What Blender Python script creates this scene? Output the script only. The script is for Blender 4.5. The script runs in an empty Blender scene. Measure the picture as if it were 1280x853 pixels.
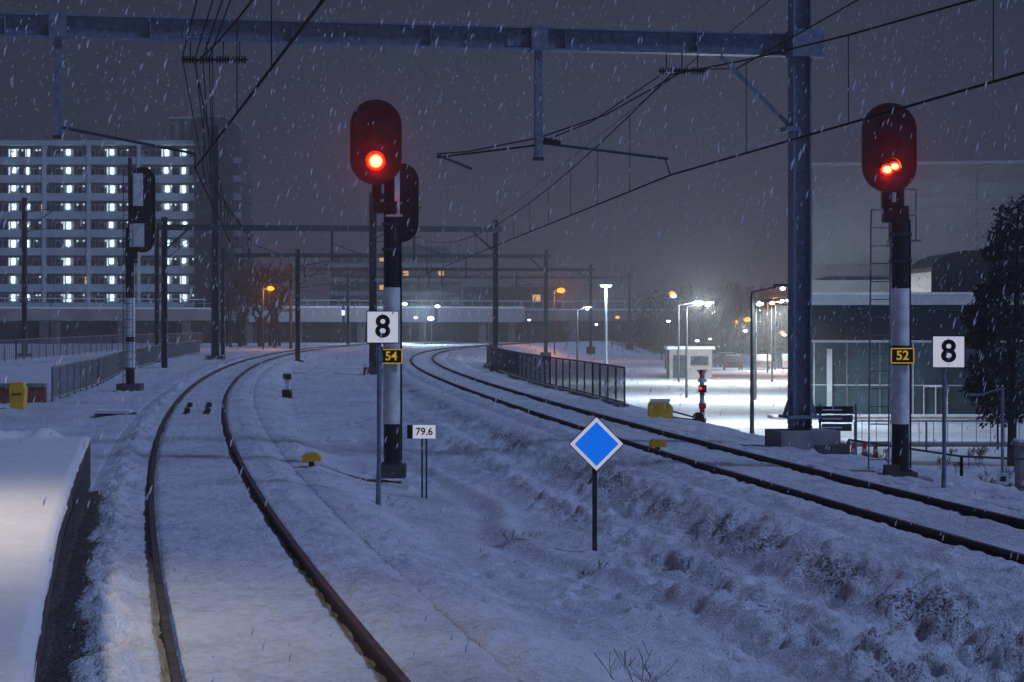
import bpy, math, random
import numpy as np
from mathutils import Vector, Matrix
random.seed(7); np.random.seed(7)
scene=bpy.context.scene
FOG=True

# ------------------------------------------------------------------ materials
def lin(r,g,b):
    f=lambda c:(c/255/12.92) if c/255<=0.04045 else ((c/255+0.055)/1.055)**2.4
    return (f(r),f(g),f(b))
def mat(name,col,rough=0.6,metal=0.0,var=0.25,scale=3.0,bump=0.15,bscale=30.0,emit=None,estr=0.0,spec=0.4,dirt=None):
    m=bpy.data.materials.new(name); m.use_nodes=True
    nt=m.node_tree; N=nt.nodes; L=nt.links; b=N['Principled BSDF']
    b.inputs['Roughness'].default_value=rough; b.inputs['Metallic'].default_value=metal
    b.inputs['Specular IOR Level'].default_value=spec
    tc=N.new('ShaderNodeTexCoord')
    n=N.new('ShaderNodeTexNoise'); n.inputs['Scale'].default_value=scale; n.inputs['Detail'].default_value=3
    L.new(tc.outputs['Object'],n.inputs['Vector'])
    r=N.new('ShaderNodeValToRGB')
    r.color_ramp.elements[0].position=0.3; r.color_ramp.elements[1].position=0.7
    c0=[c*(1-var) for c in col]; c1=[min(1,c*(1+var)) for c in col]
    if dirt: c0=list(dirt)
    r.color_ramp.elements[0].color=(*c0,1); r.color_ramp.elements[1].color=(*c1,1)
    L.new(n.outputs['Fac'],r.inputs['Fac']); L.new(r.outputs['Color'],b.inputs['Base Color'])
    if bump>=0.3:
        n2=N.new('ShaderNodeTexNoise'); n2.inputs['Scale'].default_value=bscale; n2.inputs['Detail'].default_value=2
        L.new(tc.outputs['Object'],n2.inputs['Vector'])
        bp=N.new('ShaderNodeBump'); bp.inputs['Strength'].default_value=bump; bp.inputs['Distance'].default_value=0.02
        L.new(n2.outputs['Fac'],bp.inputs['Height']); L.new(bp.outputs['Normal'],b.inputs['Normal'])
    if emit:
        b.inputs['Emission Color'].default_value=(*emit,1); b.inputs['Emission Strength'].default_value=estr
        m.cycles.emission_sampling='NONE'
    return m

def snow_mat(name,base=(0.80,0.82,0.86),grain=60.0,tint=(0.50,0.50,0.53),mask=True,bump=1.0):
    m=bpy.data.materials.new(name); m.use_nodes=True
    nt=m.node_tree; N=nt.nodes; L=nt.links; b=N['Principled BSDF']
    b.inputs['Roughness'].default_value=0.65; b.inputs['Specular IOR Level'].default_value=0.3
    tc=N.new('ShaderNodeTexCoord')
    def noise(s,d=5,ro=0.6):
        n=N.new('ShaderNodeTexNoise'); n.inputs['Scale'].default_value=s; n.inputs['Detail'].default_value=d; n.inputs['Roughness'].default_value=ro
        L.new(tc.outputs['Object'],n.inputs['Vector']); return n
    big=noise(0.6,5,.7); fine=noise(9.0,4,0.85); gr=noise(grain,1)
    r=N.new('ShaderNodeValToRGB'); r.color_ramp.elements[0].position=0.36; r.color_ramp.elements[1].position=0.54
    r.color_ramp.elements[0].color=(*tint,1); r.color_ramp.elements[1].color=(*base,1)
    mx=N.new('ShaderNodeMath'); mx.operation='ADD'; 
    m1=N.new('ShaderNodeMath'); m1.operation='MULTIPLY'; m1.inputs[1].default_value=0.5; L.new(big.outputs['Fac'],m1.inputs[0])
    m2=N.new('ShaderNodeMath'); m2.operation='MULTIPLY'; m2.inputs[1].default_value=0.5; L.new(fine.outputs['Fac'],m2.inputs[0])
    L.new(m1.outputs[0],mx.inputs[0]); L.new(m2.outputs[0],mx.inputs[1]); L.new(mx.outputs[0],r.inputs['Fac'])
    col=r.outputs['Color']
    if mask:
        at=N.new('ShaderNodeAttribute'); at.attribute_name='dirt'
        rock=noise(24.0,3,0.75)
        a=N.new('ShaderNodeMath'); a.operation='ADD'; L.new(at.outputs['Fac'],a.inputs[0])
        s=N.new('ShaderNodeMath'); s.operation='MULTIPLY_ADD'; s.inputs[1].default_value=2.6; s.inputs[2].default_value=-1.85
        L.new(rock.outputs['Fac'],s.inputs[0]); L.new(s.outputs[0],a.inputs[1])
        cr=N.new('ShaderNodeValToRGB'); cr.color_ramp.elements[0].position=0.0; cr.color_ramp.elements[1].position=0.3
        L.new(a.outputs[0],cr.inputs['Fac'])
        rc=N.new('ShaderNodeValToRGB'); rc.color_ramp.elements[0].color=(0.03,0.027,0.027,1); rc.color_ramp.elements[1].color=(0.20,0.175,0.155,1)
        rc.color_ramp.elements[0].position=0.35; rc.color_ramp.elements[1].position=0.7
        L.new(gr.outputs['Fac'],rc.inputs['Fac'])
        mm=N.new('ShaderNodeMix'); mm.data_type='RGBA'
        L.new(cr.outputs['Color'],mm.inputs['Factor']); L.new(col,mm.inputs['A']); L.new(rc.outputs['Color'],mm.inputs['B'])
        col=mm.outputs['Result']
    L.new(col,b.inputs['Base Color'])
    bp=N.new('ShaderNodeBump'); bp.inputs['Strength'].default_value=bump; bp.inputs['Distance'].default_value=0.07
    L.new(fine.outputs['Fac'],bp.inputs['Height']); L.new(bp.outputs['Normal'],b.inputs['Normal'])
    return m

SNOW=snow_mat('snow_ground')
SNOWP=snow_mat('snow_platform',base=(0.86,0.84,0.82),tint=(0.74,0.72,0.70),mask=False,bump=0.35)
SNOWC=mat('snow_cap',(0.8,0.82,0.86),0.7,var=0.05,bump=0.4)
FLAKE=mat('snowflake',(0.6,0.62,0.67),0.8,var=0.05,bump=0)
STEEL=mat('galvanised_steel',(0.23,0.26,0.32),0.45,0.25,var=0.15,scale=9,bump=0.1,dirt=(0.14,0.16,0.21))
STEELD=mat('dark_steel',(0.05,0.055,0.07),0.55,0.3,var=0.3)
FARST=mat('weathered_mast_steel',(0.05,0.054,0.064),0.7,0.1,var=0.3,bump=0)
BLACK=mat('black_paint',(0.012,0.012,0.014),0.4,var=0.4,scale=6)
WHITE=mat('white_paint',(0.80,0.79,0.77),0.5,var=0.12,scale=5,dirt=(.55,.54,.53))
YEL=mat('yellow_paint',(0.85,0.48,0.02),0.5,var=0.2)
REDP=mat('red_paint',(0.75,0.04,0.03),0.5,var=0.15)
CONC=mat('concrete',(0.26,0.25,0.25),0.85,var=0.25,scale=2,bump=0.3)
VCON=mat('viaduct_concrete',(0.25,0.225,0.225),0.85,var=0.25,scale=.4,bump=0)
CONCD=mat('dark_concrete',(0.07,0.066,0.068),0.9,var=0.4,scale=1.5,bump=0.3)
BRICK=mat('red_brown_brick',(0.26,0.08,0.06),0.9,var=0.3,scale=3,bump=0.3)
RUST=mat('rusty_rail_side',(0.036,0.026,0.023),0.8,0.1,var=0.4,scale=8)
RAILT=mat('rail_head',(0.085,0.075,0.075),0.6,0.3,var=0.5,scale=5,bump=0)
SIGNW=mat('reflective_sign_white_glow',(0.85,0.85,0.85),0.4,var=0.03,bump=0,emit=(0.9,0.88,0.95),estr=0.42)  # emission stands in for light thrown back by the reflective face
SIGNB=mat('reflective_sign_blue_glow',(0.01,0.12,0.65),0.35,var=0.05,bump=0,emit=(0.005,0.18,0.85),estr=0.65)  # blue face glows by itself in place of reflected light
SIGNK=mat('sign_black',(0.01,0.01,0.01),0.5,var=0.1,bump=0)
SIGNY=mat('sign_yellow_glow',(0.8,0.55,0.03),0.5,var=0.03,bump=0,emit=(0.9,0.55,0.03),estr=0.35)  # small emission added to brighten the yellow, not a lamp
WOOD=mat('weathered_wood',(0.06,0.045,0.035),0.9,var=0.3)
WIRE=mat('catenary_wire',(0.02,0.02,0.024),0.9,0.0,var=0.2,bump=0,spec=.1)
BARK=mat('bark',(0.03,0.026,0.025),0.9,var=0.3,bump=0)
LEAF=mat('dark_foliage',(0.018,0.02,0.02),0.9,var=0.8,scale=2.5,bump=0)
TWIG=mat('brown_twigs',(0.12,0.08,0.055),0.9,var=0.4,bump=0)
GLASSD=mat('dark_glass',(0.02,0.03,0.04),0.15,var=0.4,scale=1,bump=0,spec=0.6)
TEAL=mat('teal_glazing',(0.032,0.072,0.085),0.25,var=0.7,scale=0.35,bump=0,spec=0.5)
TEALD=mat('dark_teal_band',(0.010,0.025,0.036),0.3,var=0.4,scale=0.4,bump=0)
CLAD=mat('pale_metal_cladding',(0.25,0.25,0.26),0.6,0.1,var=0.12,scale=0.25,bump=0)
CLAD2=mat('cladding_joint',(0.33,0.33,0.34),0.6,0.1,var=0.1,bump=0)
FRAME=mat('pale_frames',(0.52,0.57,0.59),0.6,var=0.1,bump=0)
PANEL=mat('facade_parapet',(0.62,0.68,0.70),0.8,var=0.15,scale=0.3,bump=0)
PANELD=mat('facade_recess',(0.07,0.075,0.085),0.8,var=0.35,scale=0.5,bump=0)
TOWER=mat('dark_brick_tower',(0.03,0.025,0.03),0.9,var=0.15,scale=0.4,bump=0)
FG=mat('railing_grey',(0.20,0.205,0.22),.6,.2,var=.2,bump=0)
def emat(name,col,s,samp=True):
    m=bpy.data.materials.new(name); m.use_nodes=True; nt=m.node_tree; nt.nodes.clear()
    e=nt.nodes.new('ShaderNodeEmission'); o=nt.nodes.new('ShaderNodeOutputMaterial')
    e.inputs[0].default_value=(*col,1); e.inputs[1].default_value=s; nt.links.new(e.outputs[0],o.inputs[0])
    if not samp: m.cycles.emission_sampling='NONE'
    return m
EWH=emat('lamp_white',(0.85,0.95,1.0),12,False)
ECY=emat('gallery_lamp',(0.62,0.86,1.0),5,False)
ECY2=emat('gallery_lamp_small',(0.7,0.9,1.0),1.4,False)
EOR=emat('lamp_sodium',(1.0,0.30,0.03),3.2,False)
EBL=emat('lamp_blue_white',(0.6,0.8,1.0),12,False)
EWARM=emat('warm_window',(1.0,0.55,0.2),1.0,False)
EREDS=emat('lamp_small_red',(1.0,0.05,0.02),1.5,False)
EPLAT=emat('platform_lamp_tube',(1.0,0.8,0.6),6,False)
def lensmat():
    m=bpy.data.materials.new('lit_red_lens'); m.use_nodes=True; nt=m.node_tree; nt.nodes.clear(); N=nt.nodes; L=nt.links
    at=N.new('ShaderNodeAttribute'); at.attribute_name='rad'
    r=N.new('ShaderNodeValToRGB'); e=r.color_ramp.elements
    e[0].position=0.0; e[0].color=(1.0,0.62,0.22,1); e[1].position=1.0; e[1].color=(1.0,0.0,0.0,1)
    x=e.new(0.48); x.color=(1.0,0.30,0.06,1); x=e.new(0.72); x.color=(1.0,0.015,0.008,1)
    L.new(at.outputs['Fac'],r.inputs['Fac'])
    em=N.new('ShaderNodeEmission'); em.inputs[1].default_value=8.0
    L.new(r.outputs[0],em.inputs[0]); o=N.new('ShaderNodeOutputMaterial'); L.new(em.outputs[0],o.inputs[0]); m.cycles.emission_sampling='NONE'; return m
LENS=lensmat()
def volmat(name,dens,an):
    m=bpy.data.materials.new(name); m.use_nodes=True; m.node_tree.nodes.clear(); v=m.node_tree.nodes.new('ShaderNodeVolumeScatter'); v.inputs['Density'].default_value=dens; v.inputs['Anisotropy'].default_value=an
    ou=m.node_tree.nodes.new('ShaderNodeOutputMaterial'); m.node_tree.links.new(v.outputs[0],ou.inputs['Volume']); return m
MIST=volmat('halo_mist_volume',.022,.3)  # denser scatter used only for the halo balls at the lit signals

# ------------------------------------------------------------------ mesh builder
class MB:
    def __init__(s): s.v=[];s.f=[];s.mi=[];s.mats=[];s.sm=[]
    def _m(s,m):
        if m not in s.mats: s.mats.append(m)
        return s.mats.index(m)
    def add(s,vs,fs,m,smooth=False):
        o=len(s.v); s.v+= [tuple(v) for v in vs]; k=s._m(m)
        for f in fs: s.f.append(tuple(i+o for i in f)); s.mi.append(k); s.sm.append(smooth)
    def box(s,c,d,m,rz=0.0,rot=None):
        x,y,z=d[0]/2,d[1]/2,d[2]/2
        vs=[(-x,-y,-z),(x,-y,-z),(x,y,-z),(-x,y,-z),(-x,-y,z),(x,-y,z),(x,y,z),(-x,y,z)]
        R=rot if rot is not None else Matrix.Rotation(rz,3,'Z')
        vs=[tuple(R@Vector(v)+Vector(c)) for v in vs]
        s.add(vs,[(0,3,2,1),(4,5,6,7),(0,1,5,4),(1,2,6,5),(2,3,7,6),(3,0,4,7)],m)
    def bx(s,x0,x1,y0,y1,z0,z1,m): s.box(((x0+x1)/2,(y0+y1)/2,(z0+z1)/2),(x1-x0,y1-y0,z1-z0),m)
    def bar(s,p0,p1,w,h,m):
        p0=Vector(p0);p1=Vector(p1);d=p1-p0
        q=d.to_track_quat('X','Z').to_matrix()
        s.box((p0+p1)/2,(d.length,w,h),m,rot=q)
    def cyl(s,p0,p1,r,m,n=12,r1=None,caps=True):
        p0=Vector(p0);p1=Vector(p1);r1=r if r1 is None else r1
        q=(p1-p0).to_track_quat('Z','X').to_matrix()
        vs=[];
        for p,rr in((p0,r),(p1,r1)):
            for i in range(n):
                a=2*math.pi*i/n; vs.append(tuple(p+q@Vector((rr*math.cos(a),rr*math.sin(a),0))))
        s.add(vs,[(i,(i+1)%n,n+(i+1)%n,n+i) for i in range(n)],m,True)
        if caps: s.add(vs,[tuple(range(n-1,-1,-1)),tuple(range(n,2*n))],m)
    def prism(s,poly,y0,y1,m):
        n=len(poly); vs=[(x,y0,z) for x,z in poly]+[(x,y1,z) for x,z in poly]
        s.add(vs,[tuple(range(n)),tuple(range(2*n-1,n-1,-1))]+[(i,n+i,n+(i+1)%n,(i+1)%n) for i in range(n)],m)
    def ball(s,c,r,m,n=10,sz=1.0):
        vs=[];fs=[]
        for j in range(n+1):
            t=math.pi*j/n
            for i in range(n): a=2*math.pi*i/n; vs.append((c[0]+r*math.sin(t)*math.cos(a),c[1]+r*math.sin(t)*math.sin(a),c[2]+r*sz*math.cos(t)))
        for j in range(n):
            for i in range(n): fs.append((j*n+i,(j+1)*n+i,(j+1)*n+(i+1)%n,j*n+(i+1)%n))
        s.add(vs,fs,m,True)
    def build(s,name,loc=(0,0,0),rz=0.0,parent=None):
        me=bpy.data.meshes.new(name); me.from_pydata(s.v,[],s.f); 
        for m in s.mats: me.materials.append(m)
        me.polygons.foreach_set('material_index',s.mi); me.polygons.foreach_set('use_smooth',s.sm); me.update()
        o=bpy.data.objects.new(name,me); scene.collection.objects.link(o); o.location=loc; o.rotation_euler=(0,0,rz)
        if parent: o.parent=parent
        return o
def text(body,size,loc,m,parent,off=0.0,sx=1.0):
    c=bpy.data.curves.new('numerals','FONT'); c.body=body; c.size=size; c.align_x='CENTER'; c.align_y='CENTER'
    c.extrude=0.003; c.offset=off; o=bpy.data.objects.new('numerals',c); scene.collection.objects.link(o)
    o.rotation_euler=(math.radians(90),0,0); o.location=loc; o.scale=(sx,1,1); c.materials.append(m); o.parent=parent; return o
def light(name,kind,loc,power,col,parent=None,size=0.3,target=None,spot=120,blend=0.6):
    l=bpy.data.lights.new(name,kind); l.energy=power; l.color=col
    if kind=='POINT': l.shadow_soft_size=size
    if kind=='SPOT': l.shadow_soft_size=size; l.spot_size=math.radians(spot); l.spot_blend=blend
    o=bpy.data.objects.new(name,l); scene.collection.objects.link(o); o.location=loc
    if target is not None: o.rotation_euler=(Vector(target)-Vector(loc)).to_track_quat('-Z','Y').to_euler()
    if parent: o.parent=parent
    return o

# ------------------------------------------------------------------ track alignment (metres, rail top z=0)
t1=np.array([(0,1.3),(8.7,-0.45),(13.4,-1.38),(17.9,-2.28),(25.5,-3.78),(38.7,-6.16),(50,-7.98),(63,-9.9),(85.7,-12.7),(109,-15),(143,-17.6),(182,-19.3),(207,-19.3),(230,-18.3),(260,-15.5),(300,-9)])
t2=np.array([(0,9.5),(10,7.9),(21,6.2),(29,4.9),(33.7,4.28),(39.7,3.3),(49.2,1.95),(63.2,0.25),(73,-0.85),(80,-1.65),(92,-2.75),(100,-3.5),(113,-4.4),(120,-5.0),(143,-6.4),(171,-7.1),(200,-5.6),(230,-2.2),(260,3.5),(300,14)])
P1=np.polyfit(t1[:,0],t1[:,1],5); P2=np.polyfit(t2[:,0],t2[:,1],5)
T1=lambda y:np.polyval(P1,y); T2=lambda y:np.polyval(P2,y)
D1=np.polyder(P1); D2=np.polyder(P2)
def hsh(ix,iy,s):
    n=np.sin(ix*127.1+iy*311.7+s*74.7)*43758.5453; return n-np.floor(n)
def vn(x,y,s):
    ix=np.floor(x);iy=np.floor(y);fx=x-ix;fy=y-iy;fx=fx*fx*(3-2*fx);fy=fy*fy*(3-2*fy)
    a=hsh(ix,iy,s);b=hsh(ix+1,iy,s);c=hsh(ix,iy+1,s);d=hsh(ix+1,iy+1,s)
    return (a*(1-fx)+b*fx)*(1-fy)+(c*(1-fx)+d*fx)*fy
def fbm(x,y,o=4,s=0):
    r=0;a=.5;t=0
    c,sn=math.cos(.6),math.sin(.6)
    for i in range(o):
        r=r+a*vn(x,y,s+i); t+=a; a*=.5; x,y=(x*c-y*sn)*2.03,(x*sn+y*c)*2.03
    return r/t-0.5
def sst(a,b,x):
    t=np.clip((x-a)/(b-a),0,1); return t*t*(3-2*t)
def lat(x,y):
    d1=(x-T1(y))/np.sqrt(1+np.polyval(D1,y)**2); d2=(x-T2(y))/np.sqrt(1+np.polyval(D2,y)**2); return d1,d2
def ground_z(x,y,fine=True):
    d1,d2=lat(x,y)
    mid=np.where(d1<0,-0.22,-0.32)-0.22*sst(-9,-4,d2)*sst(60,30,y)
    z=mid
    k1=sst(3.0,1.8,np.abs(d1)); z=z*(1-k1)+(-0.12)*k1
    k2=np.where(d2<0,sst(3.3,1.9,-d2),1-sst(2.2,3.0,d2)); z=z*(1-k2)+(-0.12)*k2
    kr=sst(3.3,9.0,d2); z=np.where(d2>2.2,(1-sst(2.2,3.0,d2))*(-0.12)+sst(2.2,3.0,d2)*(-0.28),z)
    z=z*(1-kr)+(-2.0)*kr
    out=np.clip(np.minimum(np.abs(d1),np.abs(d2))-1.5,0,1)
    z=z+fbm(x*.35,y*.25,3,3)*.20*out*(1-.7*kr)
    z=z+0.10*np.exp(-((d2+3.5+fbm(x*0+1,y*.2,2,9)*.6)/.28)**2)*sst(70,35,y)
    z=z+0.08*np.exp(-((d1-4.6+fbm(x*0+1,y*.15,2,5)*1.2)/.18)**2)*sst(60,30,y)
    z=z-0.05*np.exp(-((d1-4.2+fbm(x*0+1,y*.15,2,5)*1.2)/.18)**2)*sst(60,30,y)
    if fine:
        z=z+fbm(x*2.2,y*1.6,4,11)*.06*(.3+.7*out)+fbm(x*7,y*5,3,17)*.035*(.2+.8*out)
        lump=np.clip(fbm(x*5.5,y*4.4,4,21)+.08,0,1)
        m2=np.exp(-((d2+2.6)/.6)**2)+.9*np.exp(-((d2+3.7)/.4)**2)+.3*np.exp(-((d2+1.9)/.3)**2)
        m1=np.exp(-((d1-2.15)/.45)**2)*.6+np.exp(-((d1+2.1)/.4)**2)*.3
        z=z+lump*.46*m2*sst(90,30,y)*(.6+1.5*np.clip(fbm(x*.6,y*.5,2,77)+.1,0,1))+lump*.24*m1
        zone=np.clip(fbm(x*.5,y*.35,2,40)*4+.1,0,1)
        ft=zone*np.clip(-fbm(x*3.8,y*2.6,2,31)-.12,0,1)
        z=z-ft*.55*out*(1-kr)
        cl=np.clip(fbm(x*3.4,y*2.6,2,71)-.25,0,1); z=z+cl*.45*out*(1-kr)
    return z
def dirt_v(x,y):
    d1,d2=lat(x,y)
    n=fbm(x*1.8,y*1.2,4,55)
    a=.54*np.exp(-((d2+2.55)/.45)**2)+.47*np.exp(-((d2+3.75)/.28)**2)
    a=a+np.where(d2>1.6,.45*np.exp(-((d2-2.3)/.5)**2),0)
    a=a+.32*np.exp(-((d1-2.3)/.35)**2)+.3*np.exp(-((d1+2.1)/.3)**2)
    a=a*(.9+1.1*(n+.1))
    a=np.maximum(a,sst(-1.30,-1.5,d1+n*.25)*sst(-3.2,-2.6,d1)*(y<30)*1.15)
    a=a+.1*np.clip(n,0,1)
    return np.clip(a,0,1.2)
def grid_obj(name,X,Y,Z,D,m):
    r,c=X.shape; v=np.stack([X,Y,Z],-1).reshape(-1,3)
    i=np.arange(r*c).reshape(r,c); q=np.stack([i[:-1,:-1],i[:-1,1:],i[1:,1:],i[1:,:-1]],-1).reshape(-1,4)
    me=bpy.data.meshes.new(name); me.vertices.add(len(v)); me.vertices.foreach_set('co',v.ravel())
    me.loops.add(q.size); me.loops.foreach_set('vertex_index',q.ravel().astype(np.int32))
    me.polygons.add(len(q)); me.polygons.foreach_set('loop_start',np.arange(0,q.size,4,dtype=np.int32))
    me.update(calc_edges=True); me.validate()
    me.polygons.foreach_set('use_smooth',[True]*len(me.polygons))
    if D is not None:
        a=me.attributes.new('dirt','FLOAT','POINT'); a.data.foreach_set('value',D.ravel().astype(np.float32))
    me.materials.append(m); o=bpy.data.objects.new(name,me); scene.collection.objects.link(o); return o
ys=[-6.0]
while ys[-1]<330: ys.append(ys[-1]+max(.06,abs(ys[-1])*.0058))
ys=np.array(ys); us=np.linspace(-1,1,820)
U,Y=np.meshgrid(us,ys); X=U*(7+.42*np.maximum(Y,0))-0.5
Z=ground_z(X,Y); d1,d2=lat(X,Y)
Z=Z-.09*(np.minimum(np.abs(d1),np.abs(d2))<1.62)
grid_obj('ground',X,Y,Z,dirt_v(X,Y),SNOW)
b=MB(); b.add([(-2500,-300,-2.35),(2500,-300,-2.35),(2500,3500,-2.35),(-2500,3500,-2.35)],[(0,1,2,3)],SNOWC); b.build('distant_ground')

def track(T,D,name,seed,wear):
    ys=[-6.0]
    while ys[-1]<290: ys.append(ys[-1]+max(.05,abs(ys[-1])*.005))
    ys=np.array(ys); ds=np.concatenate([np.linspace(-1.95,-1.0,22),np.linspace(-.97,-.55,18),np.linspace(-.52,.52,34),np.linspace(.55,.97,18),np.linspace(1.0,1.95,22)])
    Dd,Y=np.meshgrid(ds,ys); sl=np.polyval(D,Y); nrm=np.sqrt(1+sl**2)
    X=T(Y)+Dd/nrm; Yw=Y-Dd*sl/nrm
    z=-.085+fbm(X*1.5,Yw*.8,3,seed)*.06+fbm(X*6,Yw*5,4,seed+4)*.055
    sleeper=(np.abs(((Yw+seed)/.6)%1-.5)<.21)*(np.abs(Dd)<1.25); z=z+.008*sleeper
    g=np.exp(-((np.abs(Dd)-.75)/.07)**2); z=z-g*.055
    edge=sst(1.35,1.95,np.abs(Dd)); z=z*(1-edge)+(ground_z(X,Yw)-.05)*edge
    chl=np.clip(fbm(X*4.8,Yw*4.0,4,seed+8)+.12,0,1)
    ch=chl*(.40 if seed==100 else .2)*np.exp(-((Dd+1.22)/.24)**2)+chl*.15*np.exp(-((Dd-1.25)/.24)**2); z=z+ch
    n=fbm(X*1.3,Yw*.7,3,seed+2)
    dirt=wear*(.8+n)*np.exp(-((np.abs(Dd)-.75)/.12)**2)+.22*np.clip(n,0,1)
    dirt=np.maximum(dirt,dirt_v(X,Yw)*(np.abs(Dd)>1.3))
    bed=grid_obj('snowy_bed',X,Yw,z,dirt,SNOW)
    par=bpy.data.objects.new(name,None); scene.collection.objects.link(par); bed.parent=par
    prof=[(-.036,-.004),(-.03,0),(.03,0),(.036,-.004),(.036,-.042),(.012,-.055),(.012,-.13),(.07,-.145),(.07,-.165),(-.07,-.165),(-.07,-.145),(-.012,-.13),(-.012,-.055),(-.036,-.042)]
    ysr=np.arange(-6,290,1.0)
    for k,side in enumerate((-.7525,.7525)):
        vs=[];fs=[];mi=[]
        n=len(prof)
        for yy in ysr:
            s=float(np.polyval(D,yy)); q=math.sqrt(1+s*s); cx=float(T(yy))
            for w,zz in prof:
                d=side+w; vs.append((cx+d/q,yy-d*s/q,zz))
        for i in range(len(ysr)-1):
            for j in range(n):
                a=i*n+j; bb=i*n+(j+1)%n; fs.append((a,bb,bb+n,a+n)); mi.append(1 if j in(1,) else 0)
        me=bpy.data.meshes.new('rail'); me.from_pydata(vs,[],fs); me.materials.append(RUST); me.materials.append(RAILT)
        me.polygons.foreach_set('material_index',mi); o=bpy.data.objects.new('rail',me); scene.collection.objects.link(o); o.parent=par
track(T1,D1,'railway_track',100,.42)
track(T2,D2,'railway_track',200,.8)

def gz(x,y): return float(ground_z(np.array([float(x)]),np.array([float(y)]),False)[0])

# ------------------------------------------------------------------ platform
yp=np.arange(-6,27.35,.08); us=np.concatenate([np.linspace(0,.10,7),np.linspace(.14,9,90)])
Uu,Yp=np.meshgrid(us,yp); Xp=T1(Yp)-1.60-Uu+fbm(Yp*1.5,Yp*0,3,5)*.03*np.exp(-Uu*4)
Zp=.79+.07*np.sqrt(np.clip(Uu/.08,0,1))+fbm(Xp*1.2,Yp*1.2,4,8)*.04+np.clip(fbm(Xp*3,Yp*3,3,3)+.05,0,1)*.5*sst(26.6,27.1,Yp)
Zp=Zp-.12*(1-np.sqrt(np.clip((27.35-Yp)/.12,0,1)))
plat=bpy.data.objects.new('station_platform',None); scene.collection.objects.link(plat)
g=grid_obj('snow_cover',Xp[:,::-1].copy(),Yp[:,::-1].copy(),Zp[:,::-1].copy(),None,SNOWP); g.parent=plat
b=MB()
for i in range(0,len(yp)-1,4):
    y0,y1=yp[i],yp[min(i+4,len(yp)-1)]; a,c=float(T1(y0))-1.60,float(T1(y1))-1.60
    for (o,z0,z1,m) in((.0,.66,.80,CONCD),(.22,-.4,.66,BLACK)):  # set-back wall coloured black for the shade under the slab
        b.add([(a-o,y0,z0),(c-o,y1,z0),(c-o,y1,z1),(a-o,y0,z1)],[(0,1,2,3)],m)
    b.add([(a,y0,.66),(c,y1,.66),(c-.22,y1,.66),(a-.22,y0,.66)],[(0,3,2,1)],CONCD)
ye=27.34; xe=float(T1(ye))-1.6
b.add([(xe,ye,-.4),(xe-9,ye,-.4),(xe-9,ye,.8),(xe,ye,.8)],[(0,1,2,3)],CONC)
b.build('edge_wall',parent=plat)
def platform_lamp(x,y,pw,sp=150):
    b=MB(); b.cyl((0,0,.8),(0,0,6),.07,STEEL,r1=.05); b.bar((0,0,5.9),(1.1,0,6.05),.06,.06,STEEL); b.box((1.3,0,6.05),(.9,.3,.1),STEEL); b.box((1.3,0,5.99),(.8,.24,.02),EPLAT)
    o=b.build('platform_lamp',(x,y,0)); light('bulb','SPOT',(1.3,0,5.9),pw,(1.0,.86,.68),o,.35,None,sp,.8); return o
platform_lamp(-7.0,15,800,110); platform_lamp(-3.6,4,750,110); platform_lamp(-2.6,-5,600)

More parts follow.
